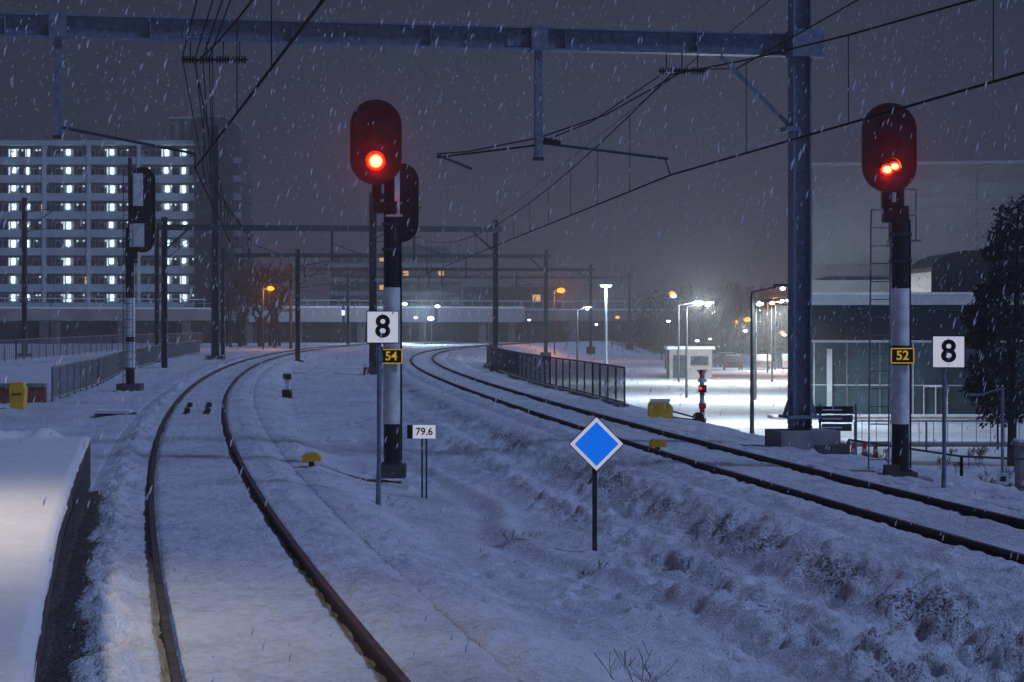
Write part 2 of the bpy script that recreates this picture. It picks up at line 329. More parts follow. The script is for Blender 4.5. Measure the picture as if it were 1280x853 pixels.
# ------------------------------------------------------------------ signals
def stadium(w,h,n=14):
    r=w/2; P=[]
    for i in range(n+1):
        a=math.pi*i/n; P.append((r*math.cos(a),h/2-r+r*math.sin(a)))
    for i in range(n+1):
        a=math.pi+math.pi*i/n; P.append((r*math.cos(a),-h/2+r+r*math.sin(a)))
    return P
def signal_head(par,cx,cz,y0,w,h,lit,power,facing=1,split=False):
    b=MB(); sg=facing
    P=[(cx+x,cz+z) for x,z in stadium(w,h)]
    Pi=[(cx+x,cz+z) for x,z in stadium(w-.07,h-.07)]
    ya=sorted((y0,y0+sg*.05)); b.prism(P,ya[0],ya[1],BLACK)
    n=len(P); yf=y0-sg*.05
    vs=[(x,y0,z) for x,z in P]+[(x,yf,z) for x,z in P]+[(x,yf,z) for x,z in Pi]+[(x,y0-sg*.001,z) for x,z in Pi]
    fs=[]
    for k in range(3):
        for i in range(n):
            fs.append((k*n+i,(k+1)*n+i,(k+1)*n+(i+1)%n,k*n+(i+1)%n))
    b.add(vs,fs,BLACK)
    Q=[(cx+x,cz+z) for x,z in stadium(w*.62,h*.86)]
    ya=sorted((y0+sg*.052,y0+sg*.28)); b.prism(Q,ya[0],ya[1],BLACK)
    for k,dz in enumerate((.40,.03,-.34)):
        zc=cz+dz; c=(cx,y0-sg*.004,zc)
        b.cyl(c,(cx,y0-sg*.03,zc),.135,BLACK,20)
        if not(lit and k==2): b.cyl((cx,y0-sg*.03,zc),(cx,y0-sg*.045,zc),.10,GLASSD,20)
        m=14; vs=[];fs=[]
        for yy,rr in((y0-sg*.01,.17),(y0-sg*.22,.165)):
            for i in range(m+1):
                a=math.radians(-5+190*i/m); vs.append((cx+rr*math.cos(a),yy,zc+rr*math.sin(a)))
        for i in range(m): fs.append((i,i+1,m+2+i,m+1+i))
        b.add(vs,fs,BLACK,True)
    b.build('head',parent=par)
    if lit:
        zc=cz-.34; n=28; yl=y0-sg*.05
        if split: parts=[((cx-.045,zc-.03),.115,.8),((cx+.085,zc+.025),.10,.8)]
        else: parts=[((cx,zc),.17,1.0)]
        for pi_,((px,pz),R,q) in enumerate(parts):
            yy=yl-pi_*.003
            vs=[(px,yy-.02,pz)];rad=[0.0];fs=[]
            for j in range(1,5):
                for i in range(n):
                    a=2*math.pi*i/n; vs.append((px+R*j/4*math.cos(a),yy-.02*(1-j/4),pz+R*q*j/4*math.sin(a))); rad.append(j/4)
            for i in range(n): fs.append((0,1+(i+1)%n,1+i))
            for j in range(3):
                for i in range(n):
                    a=1+j*n; fs.append((a+i,a+(i+1)%n,a+n+(i+1)%n,a+n+i))
            me=bpy.data.meshes.new('lit_lens'); me.from_pydata(vs,[],fs); at=me.attributes.new('rad','FLOAT','POINT'); at.data.foreach_set('value',rad)
            me.materials.append(LENS); l=bpy.data.objects.new('lit_lens',me); scene.collection.objects.link(l); l.parent=par
        light('red_bulb','POINT',(cx,y0-.24,zc-.10),power*.13,(1.0,.010,.005),par,.03)
        light('red_beam','SPOT',(cx,y0-.30,zc),power,(1.0,.02,.01),par,.05,(cx,y0-10,zc+2.4),130,1.0)
        b=MB(); b.ball((cx,y0-.2,zc),2.1,BLACK,16); o=b.build('halo_mist',parent=par); o.data.materials.clear(); o.data.materials.append(MIST)  # mist ball added round the lit lens to carry its red halo
def ladder(b,x,y0,y1,z0,z1,w=.34,m=STEEL):
    for s in(-w/2,w/2): b.cyl((x+s,y0,z0),(x+s,y1,z1),.015,m,6)
    k=int((z1-z0)/.3)
    for i in range(k+1):
        t=i/k; z=z0+(z1-z0)*t; y=y0+(y1-y0)*t; b.cyl((x-w/2,y,z),(x+w/2,y,z),.01,m,5)
def signal(x,y,z,num,hx,hz,bands,plate,rear,split,power):
    par=bpy.data.objects.new('railway_signal',None); scene.collection.objects.link(par); par.location=(x,y,z)
    b=MB()
    b.box((0,0,.02),(.5,.5,.24),CONCD); b.box((0,0,.16),(.34,.34,.04),STEELD)
    for a,c,m in bands: b.cyl((0,0,a),(0,0,c),.155 if m is WHITE else .148,m,20)
    b.cyl((0,0,bands[-1][1]),(0,0,hz-.35),.07,BLACK,12)
    b.bar((0,0,hz-.95),(hx,-.05,hz-.95),.09,.09,BLACK); b.box((hx,.02,hz-.85),(.16,.16,.3),BLACK)
    b.box((hx*.4,-.02,hz-1.15),(.42,.24,.2),BLACK); b.bar((0,0,hz-.6),(hx,.0,hz-.6),.07,.07,BLACK)
    b.cyl((hx,.05,hz-1.1),(hx,.05,hz-.3),.05,BLACK,10)
    for zz in(hz-1.9,hz-1.45): b.box((0,0,zz),(.34,.3,.05),STEELD)
    b.box((.12,.25,hz-1.55),(.5,.45,.03),STEEL)
    for xx in(-.1,.36): b.cyl((xx,.45,hz-1.55),(xx,.45,hz-.65),.014,STEEL,6)
    b.cyl((-.1,.45,hz-.65),(.36,.45,hz-.65),.014,STEEL,6); b.cyl((-.1,.45,hz-1.1),(.36,.45,hz-1.1),.014,STEEL,6)
    b.cyl((.17,-.02,.2),(.16,-.02,hz-1.2),.018,BLACK,6)
    if rear:
        b.box((.10,-.10,hz-.85),(.09,.05,.85),WHITE); b.box((.02,-.1,hz-1.45),(.10,.06,.6),FRAME); b.box((.05,-.15,hz-1.3),(.3,.03,.04),FRAME)
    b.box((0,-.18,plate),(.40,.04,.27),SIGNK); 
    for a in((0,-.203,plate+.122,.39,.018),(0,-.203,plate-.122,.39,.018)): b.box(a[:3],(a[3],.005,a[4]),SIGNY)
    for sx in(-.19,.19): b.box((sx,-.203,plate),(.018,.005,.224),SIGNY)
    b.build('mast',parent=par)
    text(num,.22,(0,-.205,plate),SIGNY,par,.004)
    signal_head(par,hx,hz,-.22,.92,1.52,True,power,1,split)
    if rear: signal_head(par,.16,hz-1.05,.22,.62,1.42,False,0,-1)
    return par
s1=signal(-2.15,35.8,-.25,'54',-.27,5.88,[(.15,.86,BLACK),(.86,1.95,WHITE),(1.95,2.18,BLACK),(2.18,3.3,WHITE),(3.3,4.75,BLACK)],2.07,True,False,75)
s2=signal(6.6,34,-.25,'52',-.23,5.62,[(.15,.95,BLACK),(.95,1.95,WHITE),(1.95,2.28,BLACK),(2.28,3.25,WHITE),(3.25,4.65,BLACK)],2.11,False,True,48)
b=MB(); ladder(b,-.28,.5,.25,0,4.6); b.build('ladder',parent=s2)
b=MB(); b.box((.1,-.05,-.15),(.75,.7,.38),CONC); b.box((-.2,-.28,.12),(.25,.2,.3),CONCD); b.build('footing',parent=s2)

par=bpy.data.objects.new('railway_signal',None); scene.collection.objects.link(par); par.location=(-14.7,77,-.2)
b=MB(); b.box((0,0,.1),(.9,.9,.4),CONCD)
for a,c,m in((.2,.9,BLACK),(.9,1.9,WHITE),(1.9,2.1,BLACK),(2.1,3.6,WHITE),(3.6,6.3,BLACK)): b.cyl((0,0,a),(0,0,c),.19 if m is WHITE else .18,m,14)
b.cyl((0,0,6.3),(0,0,9.0),.08,STEELD,10)
ladder(b,-.02,-.35,-.3,0,8.6,.36,STEELD)
P=[(.45+x,7.0+z) for x,z in stadium(1.0,3.3)]; b.prism(P,.1,.16,BLACK)
P=[(.45+x,7.0+z) for x,z in stadium(.7,3.0)]; b.prism(P,-.2,.098,BLACK)
b.box((.33,-.23,7.75),(.4,.06,1.25),WHITE); b.box((.3,-.23,6.0),(.56,.06,.9),WHITE)
b.bar((0,0,6.4),(.45,0,6.4),.1,.1,BLACK); b.bar((0,0,7.4),(.45,0,7.4),.1,.1,BLACK)
b.box((.1,-.1,5.2),(.5,.4,.5),BLACK)
b.build('mast',parent=par)

def speed_sign(x,y,z0,zc,tw=.0):
    par=bpy.data.objects.new('speed_sign',None); scene.collection.objects.link(par); par.location=(x,y,0); par.rotation_euler=(0,0,tw)
    b=MB(); b.cyl((-.06,.03,z0-.2),(-.06,.03,zc+.2),.032,STEEL,8)
    b.cyl((-.10,.06,z0-.2),(-.02,.06,zc-.3),.02,STEEL,6)
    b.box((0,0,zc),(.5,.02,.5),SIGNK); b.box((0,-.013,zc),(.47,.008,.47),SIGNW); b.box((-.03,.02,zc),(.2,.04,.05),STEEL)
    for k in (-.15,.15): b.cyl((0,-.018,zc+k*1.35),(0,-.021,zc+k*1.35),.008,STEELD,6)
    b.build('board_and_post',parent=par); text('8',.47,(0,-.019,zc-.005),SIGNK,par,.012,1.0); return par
speed_sign(-1.97,30.5,-.3,2.35); speed_sign(6.7,30.7,-.35,1.97,-.08)
par=bpy.data.objects.new('kilometre_sign',None); scene.collection.objects.link(par); par.location=(-1.44,32.8,-.3)
b=MB(); 
for sx in(-.035,.035): b.cyl((sx,.02,-.2),(sx,.02,.95),.016,STEELD,8)
b.box((0,0,.93),(.37,.015,.22),SIGNW); b.box((-.235,.0,.93),(.09,.02,.22),SIGNK); b.build('board_and_posts',parent=par)
text('79.6',.165,(.0,-.012,.93),SIGNK,par,.003)
b=MB(); zc=1.18
def dia(r,y0,y1,m): b.prism([(r,zc),(0,zc+r),(-r,zc),(0,zc-r)],y0,y1,m)
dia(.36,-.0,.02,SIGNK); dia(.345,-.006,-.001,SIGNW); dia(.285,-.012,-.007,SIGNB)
b.box((-.02,.05,.32),(.06,.05,1.3),WOOD); b.build('diamond_sign',(1.09,25.8,-.33),rz=.03)

# ------------------------------------------------------------------ overhead line portals
def hpole(b,x,y,z0,z1,w,m,rz=.0):
    R=Matrix.Rotation(rz,3,'Z')
    def bb(dx,dy,sx,sy):
        o=R@Vector((dx,dy,0)); b.box((x+o.x,y+o.y,(z0+z1)/2),(sx,sy,z1-z0),m,rz=rz)
    t=w*.09
    bb(-w/2,0,t,w); bb(w/2,0,t,w); bb(0,0,w-t-.002,t)
def ibeam(b,p0,p1,h,w,m):
    p0=Vector(p0);p1=Vector(p1); t=.035
    b.bar(p0+Vector((0,0,h/2)),p1+Vector((0,0,h/2)),w,t,m); b.bar(p0-Vector((0,0,h/2)),p1-Vector((0,0,h/2)),w,t,m)
    b.bar(p0,p1,.03,h-t-.002,m)
    d=(p1-p0); L=d.length; u=d/L; k=int(L/2.7)
    ang=math.atan2(u.y,u.x)
    for i in range(1,k): 
        p=p0+u*(L*i/k); b.box(p,(.02,w*.9,h-t-.004),m,rz=ang)
par=bpy.data.objects.new('catenary_portal',None); scene.collection.objects.link(par)
b=MB()
bz=8.13; A=Vector((6.45,41.35,bz)); Bp=Vector((-20.5,36.4,bz)); u=(Bp-A).normalized(); ang=math.atan2(-u.y,-u.x)
ibeam(b,A,Bp,.42,.30,STEEL)
hpole(b,5.9,41.0,-.1,11.5,.36,STEEL,ang); 
b.box((5.9,41.0,.5),(.7,.7,.06),STEEL,rz=ang)
for sx in(-1,1):
    for sy in(-1,1): b.bar((5.9+sx*.32,41.0+sy*.05,.52),(5.9+sx*.17,41.0+sy*.05,1.0),.03,.06,STEEL)
b.box((5.98,40.98,bz),(.62,.5,.56),STEEL,rz=ang)
b.bar((5.75,40.95,bz-1.75),(4.25,40.85,bz-.25),.08,.08,STEEL)
b.box((5.7,40.95,bz-1.75),(.3,.4,.1),STEEL,rz=ang)
b.box((5.95,41.0,-.15),(1.25,1.1,.75),CONC,rz=ang); b.box((6.4,40.9,-.35),(.7,1.0,.6),CONCD,rz=ang)
hpole(b,-20.0,36.5,-.2,11.5,.36,STEEL,ang)
for i in range(1,4):
    p=A+u*(i*6.4); b.box(p,(.55,.09,.32),STEEL,rz=ang)
    for q in(-.2,-.07,.07,.2):
        for zz in(-.1,.1): b.cyl((p.x+q,p.y-.05,p.z+zz),(p.x+q,p.y-.075,p.z+zz),.018,STEELD,6)
def drop(x,zb):
    t=(x-A.x)/u.x; p=A+u*t
    b.box((p.x,p.y,(bz-.2+zb)/2),(.15,.15,bz-.2-zb),STEEL,rz=ang); b.box((p.x,p.y,bz),(.34,.36,.50),STEEL,rz=ang); b.box((p.x,p.y,zb),(.2,.2,.06),STEELD,rz=ang)
    return p
pd=drop(.53,5.72); pl=drop(-8.75,6.0)
c2=Vector((float(T2(40.6)),40.6,5.42)); c1=Vector((float(T1(38.8)),38.8,5.42))
b.cyl((pd.x,pd.y,6.05),(c2.x-.05,40.6,5.75),.028,STEELD,8); b.cyl((pd.x+.1,pd.y,6.1),(pd.x+.45,pd.y,6.03),.06,BLACK,10)
b.cyl((c2.x-.1,40.6,5.75),(c2.x+.0,40.6,5.42),.015,STEELD,6)
b.cyl((pl.x,pl.y,6.2),(c1.x,38.8,5.7),.028,STEELD,8); b.cyl((c1.x,38.8,5.7),(c1.x,38.8,5.42),.015,STEELD,6)
b.cyl((pd.x,pd.y,6.0),(-1.5,39.9,5.72),.02,WIRE,6); b.cyl((-1.5,39.9,5.78),(-.8,40,5.5),.03,STEELD,6)
def insul(x,y,z,n=3):
    for k in range(n):
        xx=x-.32+k*.32
        b.cyl((xx,y,bz-.22),(xx,y,z),.012,WIRE,5)
        for j in range(5): b.cyl((xx-.13+.055*j,y,z),(xx-.105+.055*j,y,z),.075,BLACK,10)
        b.cyl((xx-.16,y,z),(xx+.16,y,z),.02,BLACK,6)
insul(c2.x+.25,40.75,7.55,3); insul(c1.x+.2,39.0,7.55,4)
b.build('portal_frame',parent=par)

def small_portal(xr,y,xl,zt=8.1,w=.3):
    b=MB(); m=FARST; hpole(b,xr,y,-.6,zt+.6,w,m); hpole(b,xl,y-3,-.6,zt+.6,w,m)
    b.bar((xr+.4,y,zt),(xl-.4,y-3,zt),w,.34,m)
    b.bar((xr,y,zt-1.4),(xr-1.4,y,zt-.1),.12,.12,m); b.bar((xl,y-3,zt-1.4),(xl+1.4,y-3,zt-.1),.12,.12,m)
    for f in(.25,.5,.75):
        x=xr+(xl-xr)*f; b.box((x,y-3*f,zt-1.0),(.14,.14,1.8),m); b.bar((x,y-3*f,zt-1.7),(x+1.8,y-3*f,zt-1.5),.06,.06,m)
        b.bar((x,y-3*f,zt-.9),(x+1.6,y-3*f,zt-1.5),.05,.05,m)
    b.box((xr,y,-.4),(.9,.9,.8),CONCD); b.build('catenary_portal')
small_portal(-1.0,121,-20.5); small_portal(2.85,169,-24); small_portal(8.3,211,-23); small_portal(14.5,247,-20)
def mast(x,y,z0,h,w=.32,arm=0):
    b=MB(); hpole(b,0,0,z0,h,w,FARST); b.box((0,0,z0+.1),(w*2.6,w*2.6,.5),CONCD)
    if arm: b.bar((0,0,h-1.2),(arm,0,h-.8),.07,.07,FARST); b.bar((0,0,h-2.6),(arm,0,h-.9),.06,.06,FARST); b.bar((0,0,h-2.7),(arm,0,h-2.4),.05,.05,FARST)
    b.build('catenary_mast',(x,y,0))
mast(-7.5,108,-.3,9.5,.38,2.6); mast(-21.8,147,-.3,17.0,.5,0); mast(-24.5,138,-.5,9,.26,2.2); mast(-39,160,-.3,12.5,.35,2.5); mast(-15,140,-.5,7.6,.3,2.2)

wb=MB()
def wire(pts,r=.011):
    for a,c in zip(pts[:-1],pts[1:]): wb.cyl(a,c,r,WIRE,5,caps=False)
def cat(T,sup,zc=5.42,zm=7.45,off=0.0):
    for a,c in zip(sup[:-1],sup[1:]):
        n=max(8,int((c-a)/5)); pc=[];pm=[]
        for i in range(n+1):
            t=i/n; y=a+(c-a)*t; xa,xc=float(T(a)),float(T(c)); x=(xa+(xc-xa)*t)+off
            zz=zm-4*1.25*t*(1-t); pc.append((x,y,zc)); pm.append((x,y,zz))
        wire(pc,.019); wire(pm,.016)
        for i in range(1,n): wire([pc[i],pm[i]],.008)
cat(T1,[-22,38.8,121,169,211,247]); cat(T2,[-22,40.6,121,169,211,247])
wire([(3.4,40.8,7.5),(1.9,40.7,6.65),(.55,40.3,6.15),(-.9,40.1,5.85),(-1.5,40,5.8)],.016)
wire([(3.0,40.8,7.45),(1.6,40.7,6.5),(.55,40.3,6.05)],.014)
wire([(9.6,-10,7.9),(6.6,22,7.55),(4.6,40.9,7.62),(3.3,41,7.6)],.014)
for o in(-.5,.0,.3,.55):
    wire([(float(T1(5))+o*.4+1.2,5,9.0),(float(T1(22))+o*.6+.6,22,8.3),(float(T1(38.8))+o*.5,38.8,7.55)],.014)
    wire([(float(T1(38.8))+o*.5,38.8,7.55),(float(T1(60))+o*.2+.3,60,6.6),(float(T1(121))+.5,121,7.3)],.012)
wire([(6,41,9.6),(-1,121,8.8),(2.85,169,8.8),(8.3,211,8.8)],.012)
wb.build('overhead_wires')

# ------------------------------------------------------------------ small trackside equipment
def yellow_box(x,y,s=1.0):
    b=MB(); b.cyl((0,0,-.2),(0,0,.22*s),.05*s,STEELD,8)
    P=[(-.16*s,.12*s),(.16*s,.12*s),(.17*s,.2*s),(.09*s,.27*s),(-.09*s,.27*s),(-.17*s,.2*s)]
    b.prism(P,-.12*s,.12*s,YEL); b.box((0,0,.285*s),(.16*s,.2*s,.03*s),SNOWC); b.build('track_junction_box',(x,y,gz(x,y)))
yellow_box(-3.5,34.9); yellow_box(2.84,39.0)
def dwarf(x,y):
    b=MB(); b.box((0,0,.13),(.36,.3,.36),BLACK); b.box((0,-.01,.5),(.16,.16,.38),WHITE); b.box((0,0,.78),(.3,.24,.2),BLACK); b.cyl((0,-.12,.78),(0,-.18,.78),.07,GLASSD,12); b.box((0,0,.9),(.28,.22,.04),SNOWC)
    b.box((.1,0,-.05),(.5,.4,.12),CONCD); b.build('dwarf_signal',(x,y,gz(x,y)))
dwarf(-8.2,73)
b=MB(); b.box((0,0,.12),(.7,.6,.3),CONCD); b.box((0,0,.32),(.8,.7,.12),BLACK); b.build('cable_cabinet',(-.9,112,-.3))
for yy in(56,60):
    b=MB(); 
    for sx in(-.28,.28): b.bar((sx,-.9,.05),(sx,.9,.05),.09,.07,STEELD); b.box((sx,-.85,.08),(.16,.3,.10),BLACK)
    b.build('balise',(float(T1(yy)),yy,-.07),rz=.16)
b=MB(); b.box((0,0,.03),(1.1,.9,.14),BLACK); b.box((-.05,.05,.14),(.95,.7,.10),SNOWC); b.bar((.45,-.5,.1),(.75,-.3,.06),.04,.04,BLACK); b.build('cable_pit_cover',(-11.1,56,-.2),rz=.1)
b=MB(); b.prism([(-.2,0),(.2,0),(.24,.62),(.18,.74),(-.18,.74),(-.24,.62)],-.22,.22,YEL); b.box((0,0,.77),(.4,.42,.06),YEL); b.box((0,-.23,.45),(.3,.01,.04),BLACK); b.build('yellow_grit_bin',(-15.3,62,-.22))

def fence(pts,h,name='railing',m=STEELD,step=.16,post=2.0,bw=.02,z0=None,tw=.05):
    b=MB()
    for a,c in zip(pts[:-1],pts[1:]):
        a=Vector(a);c=Vector(c);L=(c-a).length;n=max(1,int(L/post))
        b.bar(a+Vector((0,0,h)),c+Vector((0,0,h)),tw,tw,m); b.bar(a+Vector((0,0,.12)),c+Vector((0,0,.12)),tw*.8,tw*.8,m)
        for i in range(n+1):
            p=a.lerp(c,i/n); b.box((p.x,p.y,p.z+h/2-.02),(tw*1.2,tw*1.2,h),m)
        k=int(L/step)
        for i in range(k):
            p=a.lerp(c,(i+.5)/k); b.box((p.x,p.y,p.z+.06+h/2),(bw,bw,h-.14),m)
    return b.build(name)
fr=[(3.6,64,-.25),(2.9,72,-.25),(1.6,84,-.25),(.3,98,-.25),(-.7,112,-.25),(-1.6,128,-.25),(-1.5,150,-.25)]
fence(fr,1.25,'railing',STEELD,.22)
b=MB()
for a,c in zip(fr[:-1],fr[1:]): b.bar((a[0],a[1],-1.05),(c[0],c[1],-1.05),.3,1.75,CONC)
b.build('retaining_wall')
fence([(-15.4,67,-.2),(-17.4,84,-.2),(-20.4,104,-.2),(-24.5,140,-.2),(-27.8,178,-.2)],1.15,'railing',FG,.3,2.2,.02)
fence([(-32,104,-.1),(-31,125,.1),(-32,160,.2),(-31,200,.2)],1.3,'railing',FG,.4,2.2,.03)
fence([(-17.6,66,-.2),(-27,90,.4),(-32,104,.9)],1.15,'railing',FG,.3,2.2,.02)
b=MB(); b.bar((-15.5,66.5,-.15),(-26,66.5,-.15),.3,.9,BRICK); b.bar((-15.5,66.5,.36),(-26,66.5,.36),.4,.12,CONC)
b.add([(-17.7,67,.3),(-27,91,.9),(-38,91,.9),(-30,67,.3)],[(0,1,2,3)],SNOWC); b.add([(-17.7,67,-.5),(-27,91,-.5),(-27,91,.9),(-17.7,67,.3)],[(0,1,2,3)],CONC); b.build('ramp_wall')

# ------------------------------------------------------------------ viaduct across the background
b=MB(); vp=[(-150,215),(-100,236),(-60,262),(-30,280),(0,292),(30,296)]
for a,c in zip(vp[:-1],vp[1:]):
    zt=4.6
    b.bar((a[0],a[1],zt-1.0),(c[0],c[1],zt-1.0),3.5,1.5,VCON)
    b.bar((a[0],a[1]+3,1.0),(c[0],c[1]+3,1.0),.6,3.6,CONCD)  # dark sheet under the deck paints the shade of the openings
    b.bar((a[0],a[1]-1.6,zt-.12),(c[0],c[1]-1.6,zt-.12),.3,.2,SNOWC)
    A_=Vector((a[0],a[1]-1.7,zt));C_=Vector((c[0],c[1]-1.7,zt));n=int((C_-A_).length/1.5)
    b.bar(A_+Vector((0,0,1.1)),C_+Vector((0,0,1.1)),.14,.14,FRAME); b.bar(A_+Vector((0,0,.55)),C_+Vector((0,0,.55)),.08,.08,FG)
    for i in range(n+1):
        p=A_.lerp(C_,i/n); b.box((p.x,p.y,p.z+.5),(.12,.12,1.1),FRAME)
        if i%6==0: b.box((p.x,p.y+2.6,1.0),(1.0,1.4,5.0),CONC)
        if i%4==0: b.box((p.x,p.y+.1,3.6),(.12,.3,1.4),CONCD)
b.build('railway_viaduct')
b=MB(); 
for k in range(3):
    a=Vector((-36+k*12.6,277+k*4.2,0)); c=a+Vector((12.2,4.1,0))
    b.bar(a+Vector((0,-5,2.0+1.6)),c+Vector((0,-5,3.6)),2.6,1.9,CLAD2); b.bar(a+Vector((0,-6.33,3.9)),c+Vector((0,-6.33,3.9)),.02,.7,GLASSD)
    b.bar(a+Vector((0,-5,4.7)),c+Vector((0,-5,4.7)),2.3,.3,SNOWC)
    for j in range(9):
        p=a.lerp(c,(j+.5)/9); b.box((p.x,p.y-6.36,3.9),(.15,.03,.72),FRAME,rz=.33)
b.build('parked_train')

# ------------------------------------------------------------------ apartment block
par=bpy.data.objects.new('apartment_building',None); scene.collection.objects.link(par)
b=MB(); x0,x1=-112,-50.6; yf=320; fh=2.9; zb=-1.0; nf=11
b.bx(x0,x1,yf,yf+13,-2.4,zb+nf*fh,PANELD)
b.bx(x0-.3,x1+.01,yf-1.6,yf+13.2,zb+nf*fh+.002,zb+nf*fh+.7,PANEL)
rng=random.Random(3)
for f in range(nf):
    z=zb+f*fh
    b.bx(x0,x1,yf-1.5,yf-.002,z-.12,z+.1,PANEL); b.bx(x0,x1,yf-1.62,yf-1.502,z-.2,z+1.0,PANEL)
    x=x0+.4; i=0
    while x<x1-1.5:
        b.bx(x,x+1.0,yf-.06,yf+.02,z+.12,z+2.25,FRAME if (i*7+f*3)%4 else PANEL)
        b.bx(x+.12,x+.88,yf-.08,yf-.062,z+1.1,z+2.1,GLASSD)
        b.bx(x+1.2,x+3.0,yf-.06,yf+.02,z+1.0,z+2.3,FRAME); b.bx(x+1.28,x+2.05,yf-.08,yf-.062,z+1.08,z+2.22,GLASSD); b.bx(x+2.12,x+2.92,yf-.08,yf-.062,z+1.08,z+2.22,GLASSD)
        if (i*13+f*29+i*f)%31==0: b.bx(x+1.28,x+2.05,yf-.10,yf-.085,z+1.08,z+2.22,EWARM)
        if rng.random()<.55: b.bx(x+1.03,x+1.2,yf-.2,yf-.1,z+2.05,z+2.35,ECY2)
        x+=3.5; i+=1
for x in (x0+14,x0+28,-84,-74.6,-67.5,-59.5):
    b.bx(x-.2,x+.2,yf-1.75,yf-.1,-2.4,zb+nf*fh,PANEL)
for col,(x,w) in enumerate(((-103,.9),(-96,.8),(-88,.8),(-79.7,.9),(-77.4,.5),(-70.9,.95),(-64,.9),(-55.2,.95),(-52.4,.8))):
    for f in range(nf):
        if w<.6 and rng.random()<.4: continue
        z=zb+f*fh; jx=x+rng.uniform(-.12,.12)
        b.bx(jx-w*.30,jx+w*.30,yf-.3,yf-.12,z+1.35+rng.uniform(-.25,.15),z+2.25,ECY)
        b.bx(x-w*.9,x+w*.9,yf-.115,yf-.1,z+1.0,z+2.4,PANEL)
        if rng.random()<.6: b.bx(x-w*.9,x-w*.65,yf-.118,yf-.116,z+1.05,z+2.35,ECY2)
        if rng.random()<.4: b.bx(x+1.3,x+1.5,yf-.3,yf-.12,z+2.0,z+2.3,ECY2)
b.build('facade',parent=par)
b=MB(); b.bx(-50.2,-45.6,317.5,336,-2.4,35.2,TOWER); b.bx(-54.8,-50.202,321,334,31.7,35.3,CLAD); b.bx(-55,-50.21,320.8,334,35.32,35.6,FRAME); b.bx(-50.4,-45.4,317.3,336.2,35.22,35.5,CLAD)
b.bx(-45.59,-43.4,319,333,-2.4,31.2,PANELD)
for f in range(11):
    z=zb+f*fh; b.bx(-45.58,-43.2,318.6,333.2,z-.1,z+.95,CONCD); b.bx(-44.4,-43.1,318.4,318.58,z-.1,z+.95,CLAD2)
for i in range(3): b.bx(-54.8+i*1.6,-54.2+i*1.6,320.9,320.99,31.9,35.2,PANELD)
for i in range(6): b.cyl((-58-i*6,324,31.6),(-58-i*6,324,33+i%3),.12,FARST,5)
b.build('stair_tower',parent=par)

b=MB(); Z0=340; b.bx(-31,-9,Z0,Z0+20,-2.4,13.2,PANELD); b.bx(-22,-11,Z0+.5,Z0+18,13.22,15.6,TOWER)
for f in range(6):
    z=.0+f*2.4; b.bx(-31.2,-8.8,Z0-.5,Z0-.02,z,z+.7,CLAD2)
    for i in range(11):
        x=-30.5+i*2.0
        if (f,i) in((5,4),(5,5),(4,5),(3,4),(4,6),(4,9)): b.bx(x,x+.9,Z0-.1,Z0-.03,z+1.0,z+1.8,EWARM)
        else: b.bx(x,x+1.5,Z0-.1,Z0-.03,z+.9,z+2.1,GLASSD)
b.build('office_building')
b=MB(); b.bx(-8,8,330,340,-2.4,8.5,PANELD); b.bx(-8.2,8.2,329.5,340,8.52,9,CLAD); b.bx(-7,7,329.8,329.98,4,5.2,CLAD)
for i in range(7): b.bx(-6.6+i*2,-5.3+i*2,329.7,329.79,6,7.2,EWARM if i==5 else GLASSD)
b.build('office_building')
b=MB(); b.bx(22,60,300,330,-2.4,6,PANELD); b.bx(21.8,60.2,299.5,330.2,6.02,6.4,CLAD)
for i in range(14): b.bx(23+i*2.6,24.8+i*2.6,299.6,299.9,1,2.6,GLASSD if i%4 else EWARM)
b.build('low_warehouse')

# ------------------------------------------------------------------ glass building and hall on the right
b=MB(); W_=30
b.bx(0,W_,0,16,-2.3,3.3,TEALD); b.bx(-.25,W_,-.5,16.2,3.302,3.78,FRAME); b.bx(-.26,W_,-.52,16.2,3.782,3.9,SNOWC)
b.bx(-.05,W_,-.12,-.004,1.5,1.62,FRAME)
b.bx(0,W_,-.06,-.003,-1.9,1.49,TEAL)
for i,x in enumerate(np.arange(.3,W_,1.55)):
    b.bx(x-.03,x+.03,-.16,-.062,-1.95,1.49,FRAME if i%3==0 else FG)
    b.bx(x-.02,x+.02,-.08,-.003,1.63,3.3,TEAL)
b.bx(0,W_,-.13,-.063,-.55,-.5,FRAME); b.bx(0,W_,-.13,-.06,-2.2,-1.95,CONC)
for xd in(5.42,5.97): b.bx(xd,xd+.05,-.3,-.17,-2.0,-.6,WHITE)
b.bx(5.42,6.55,-.3,-.17,-.6,-.5,WHITE); b.bx(6.5,6.56,-.3,-.17,-2.0,-.6,WHITE)
b.bx(.9,1.15,-.5,-.2,-2,1.2,FRAME)
b.build('glass_pavilion',(14.2,96,0),rz=math.radians(-9))
b=MB(); b.bx(0,45,0,40,-2.3,12.6,CLAD); b.bx(-.2,45,-.2,40,12.62,12.85,CLAD2)
for z in np.arange(4.5,12.5,.9): b.bx(-.02,45,-.05,-.01,z,z+.05,CLAD2)
for x in np.arange(0.02,45,5.2): b.bx(x,x+.05,-.10,-.06,3,12.5,CLAD2)
b.bx(0.1,45,-2,-.3,3.2,5.2,CLAD)
b.build('metal_clad_hall',(19.4,130,0),rz=math.radians(-9))
b=MB(); P=[(-3.2,0)]+[( -3.2+2.0-2.0*math.cos(a),1.2+1.1*math.sin(a)) for a in np.linspace(0,math.pi/2,8)]+[(6,2.3),(6,0)]
P=P[::-1]; b.prism(P,0,6,BLACK); b.build('barrel_roof_annexe',(25.0,104,3.92))

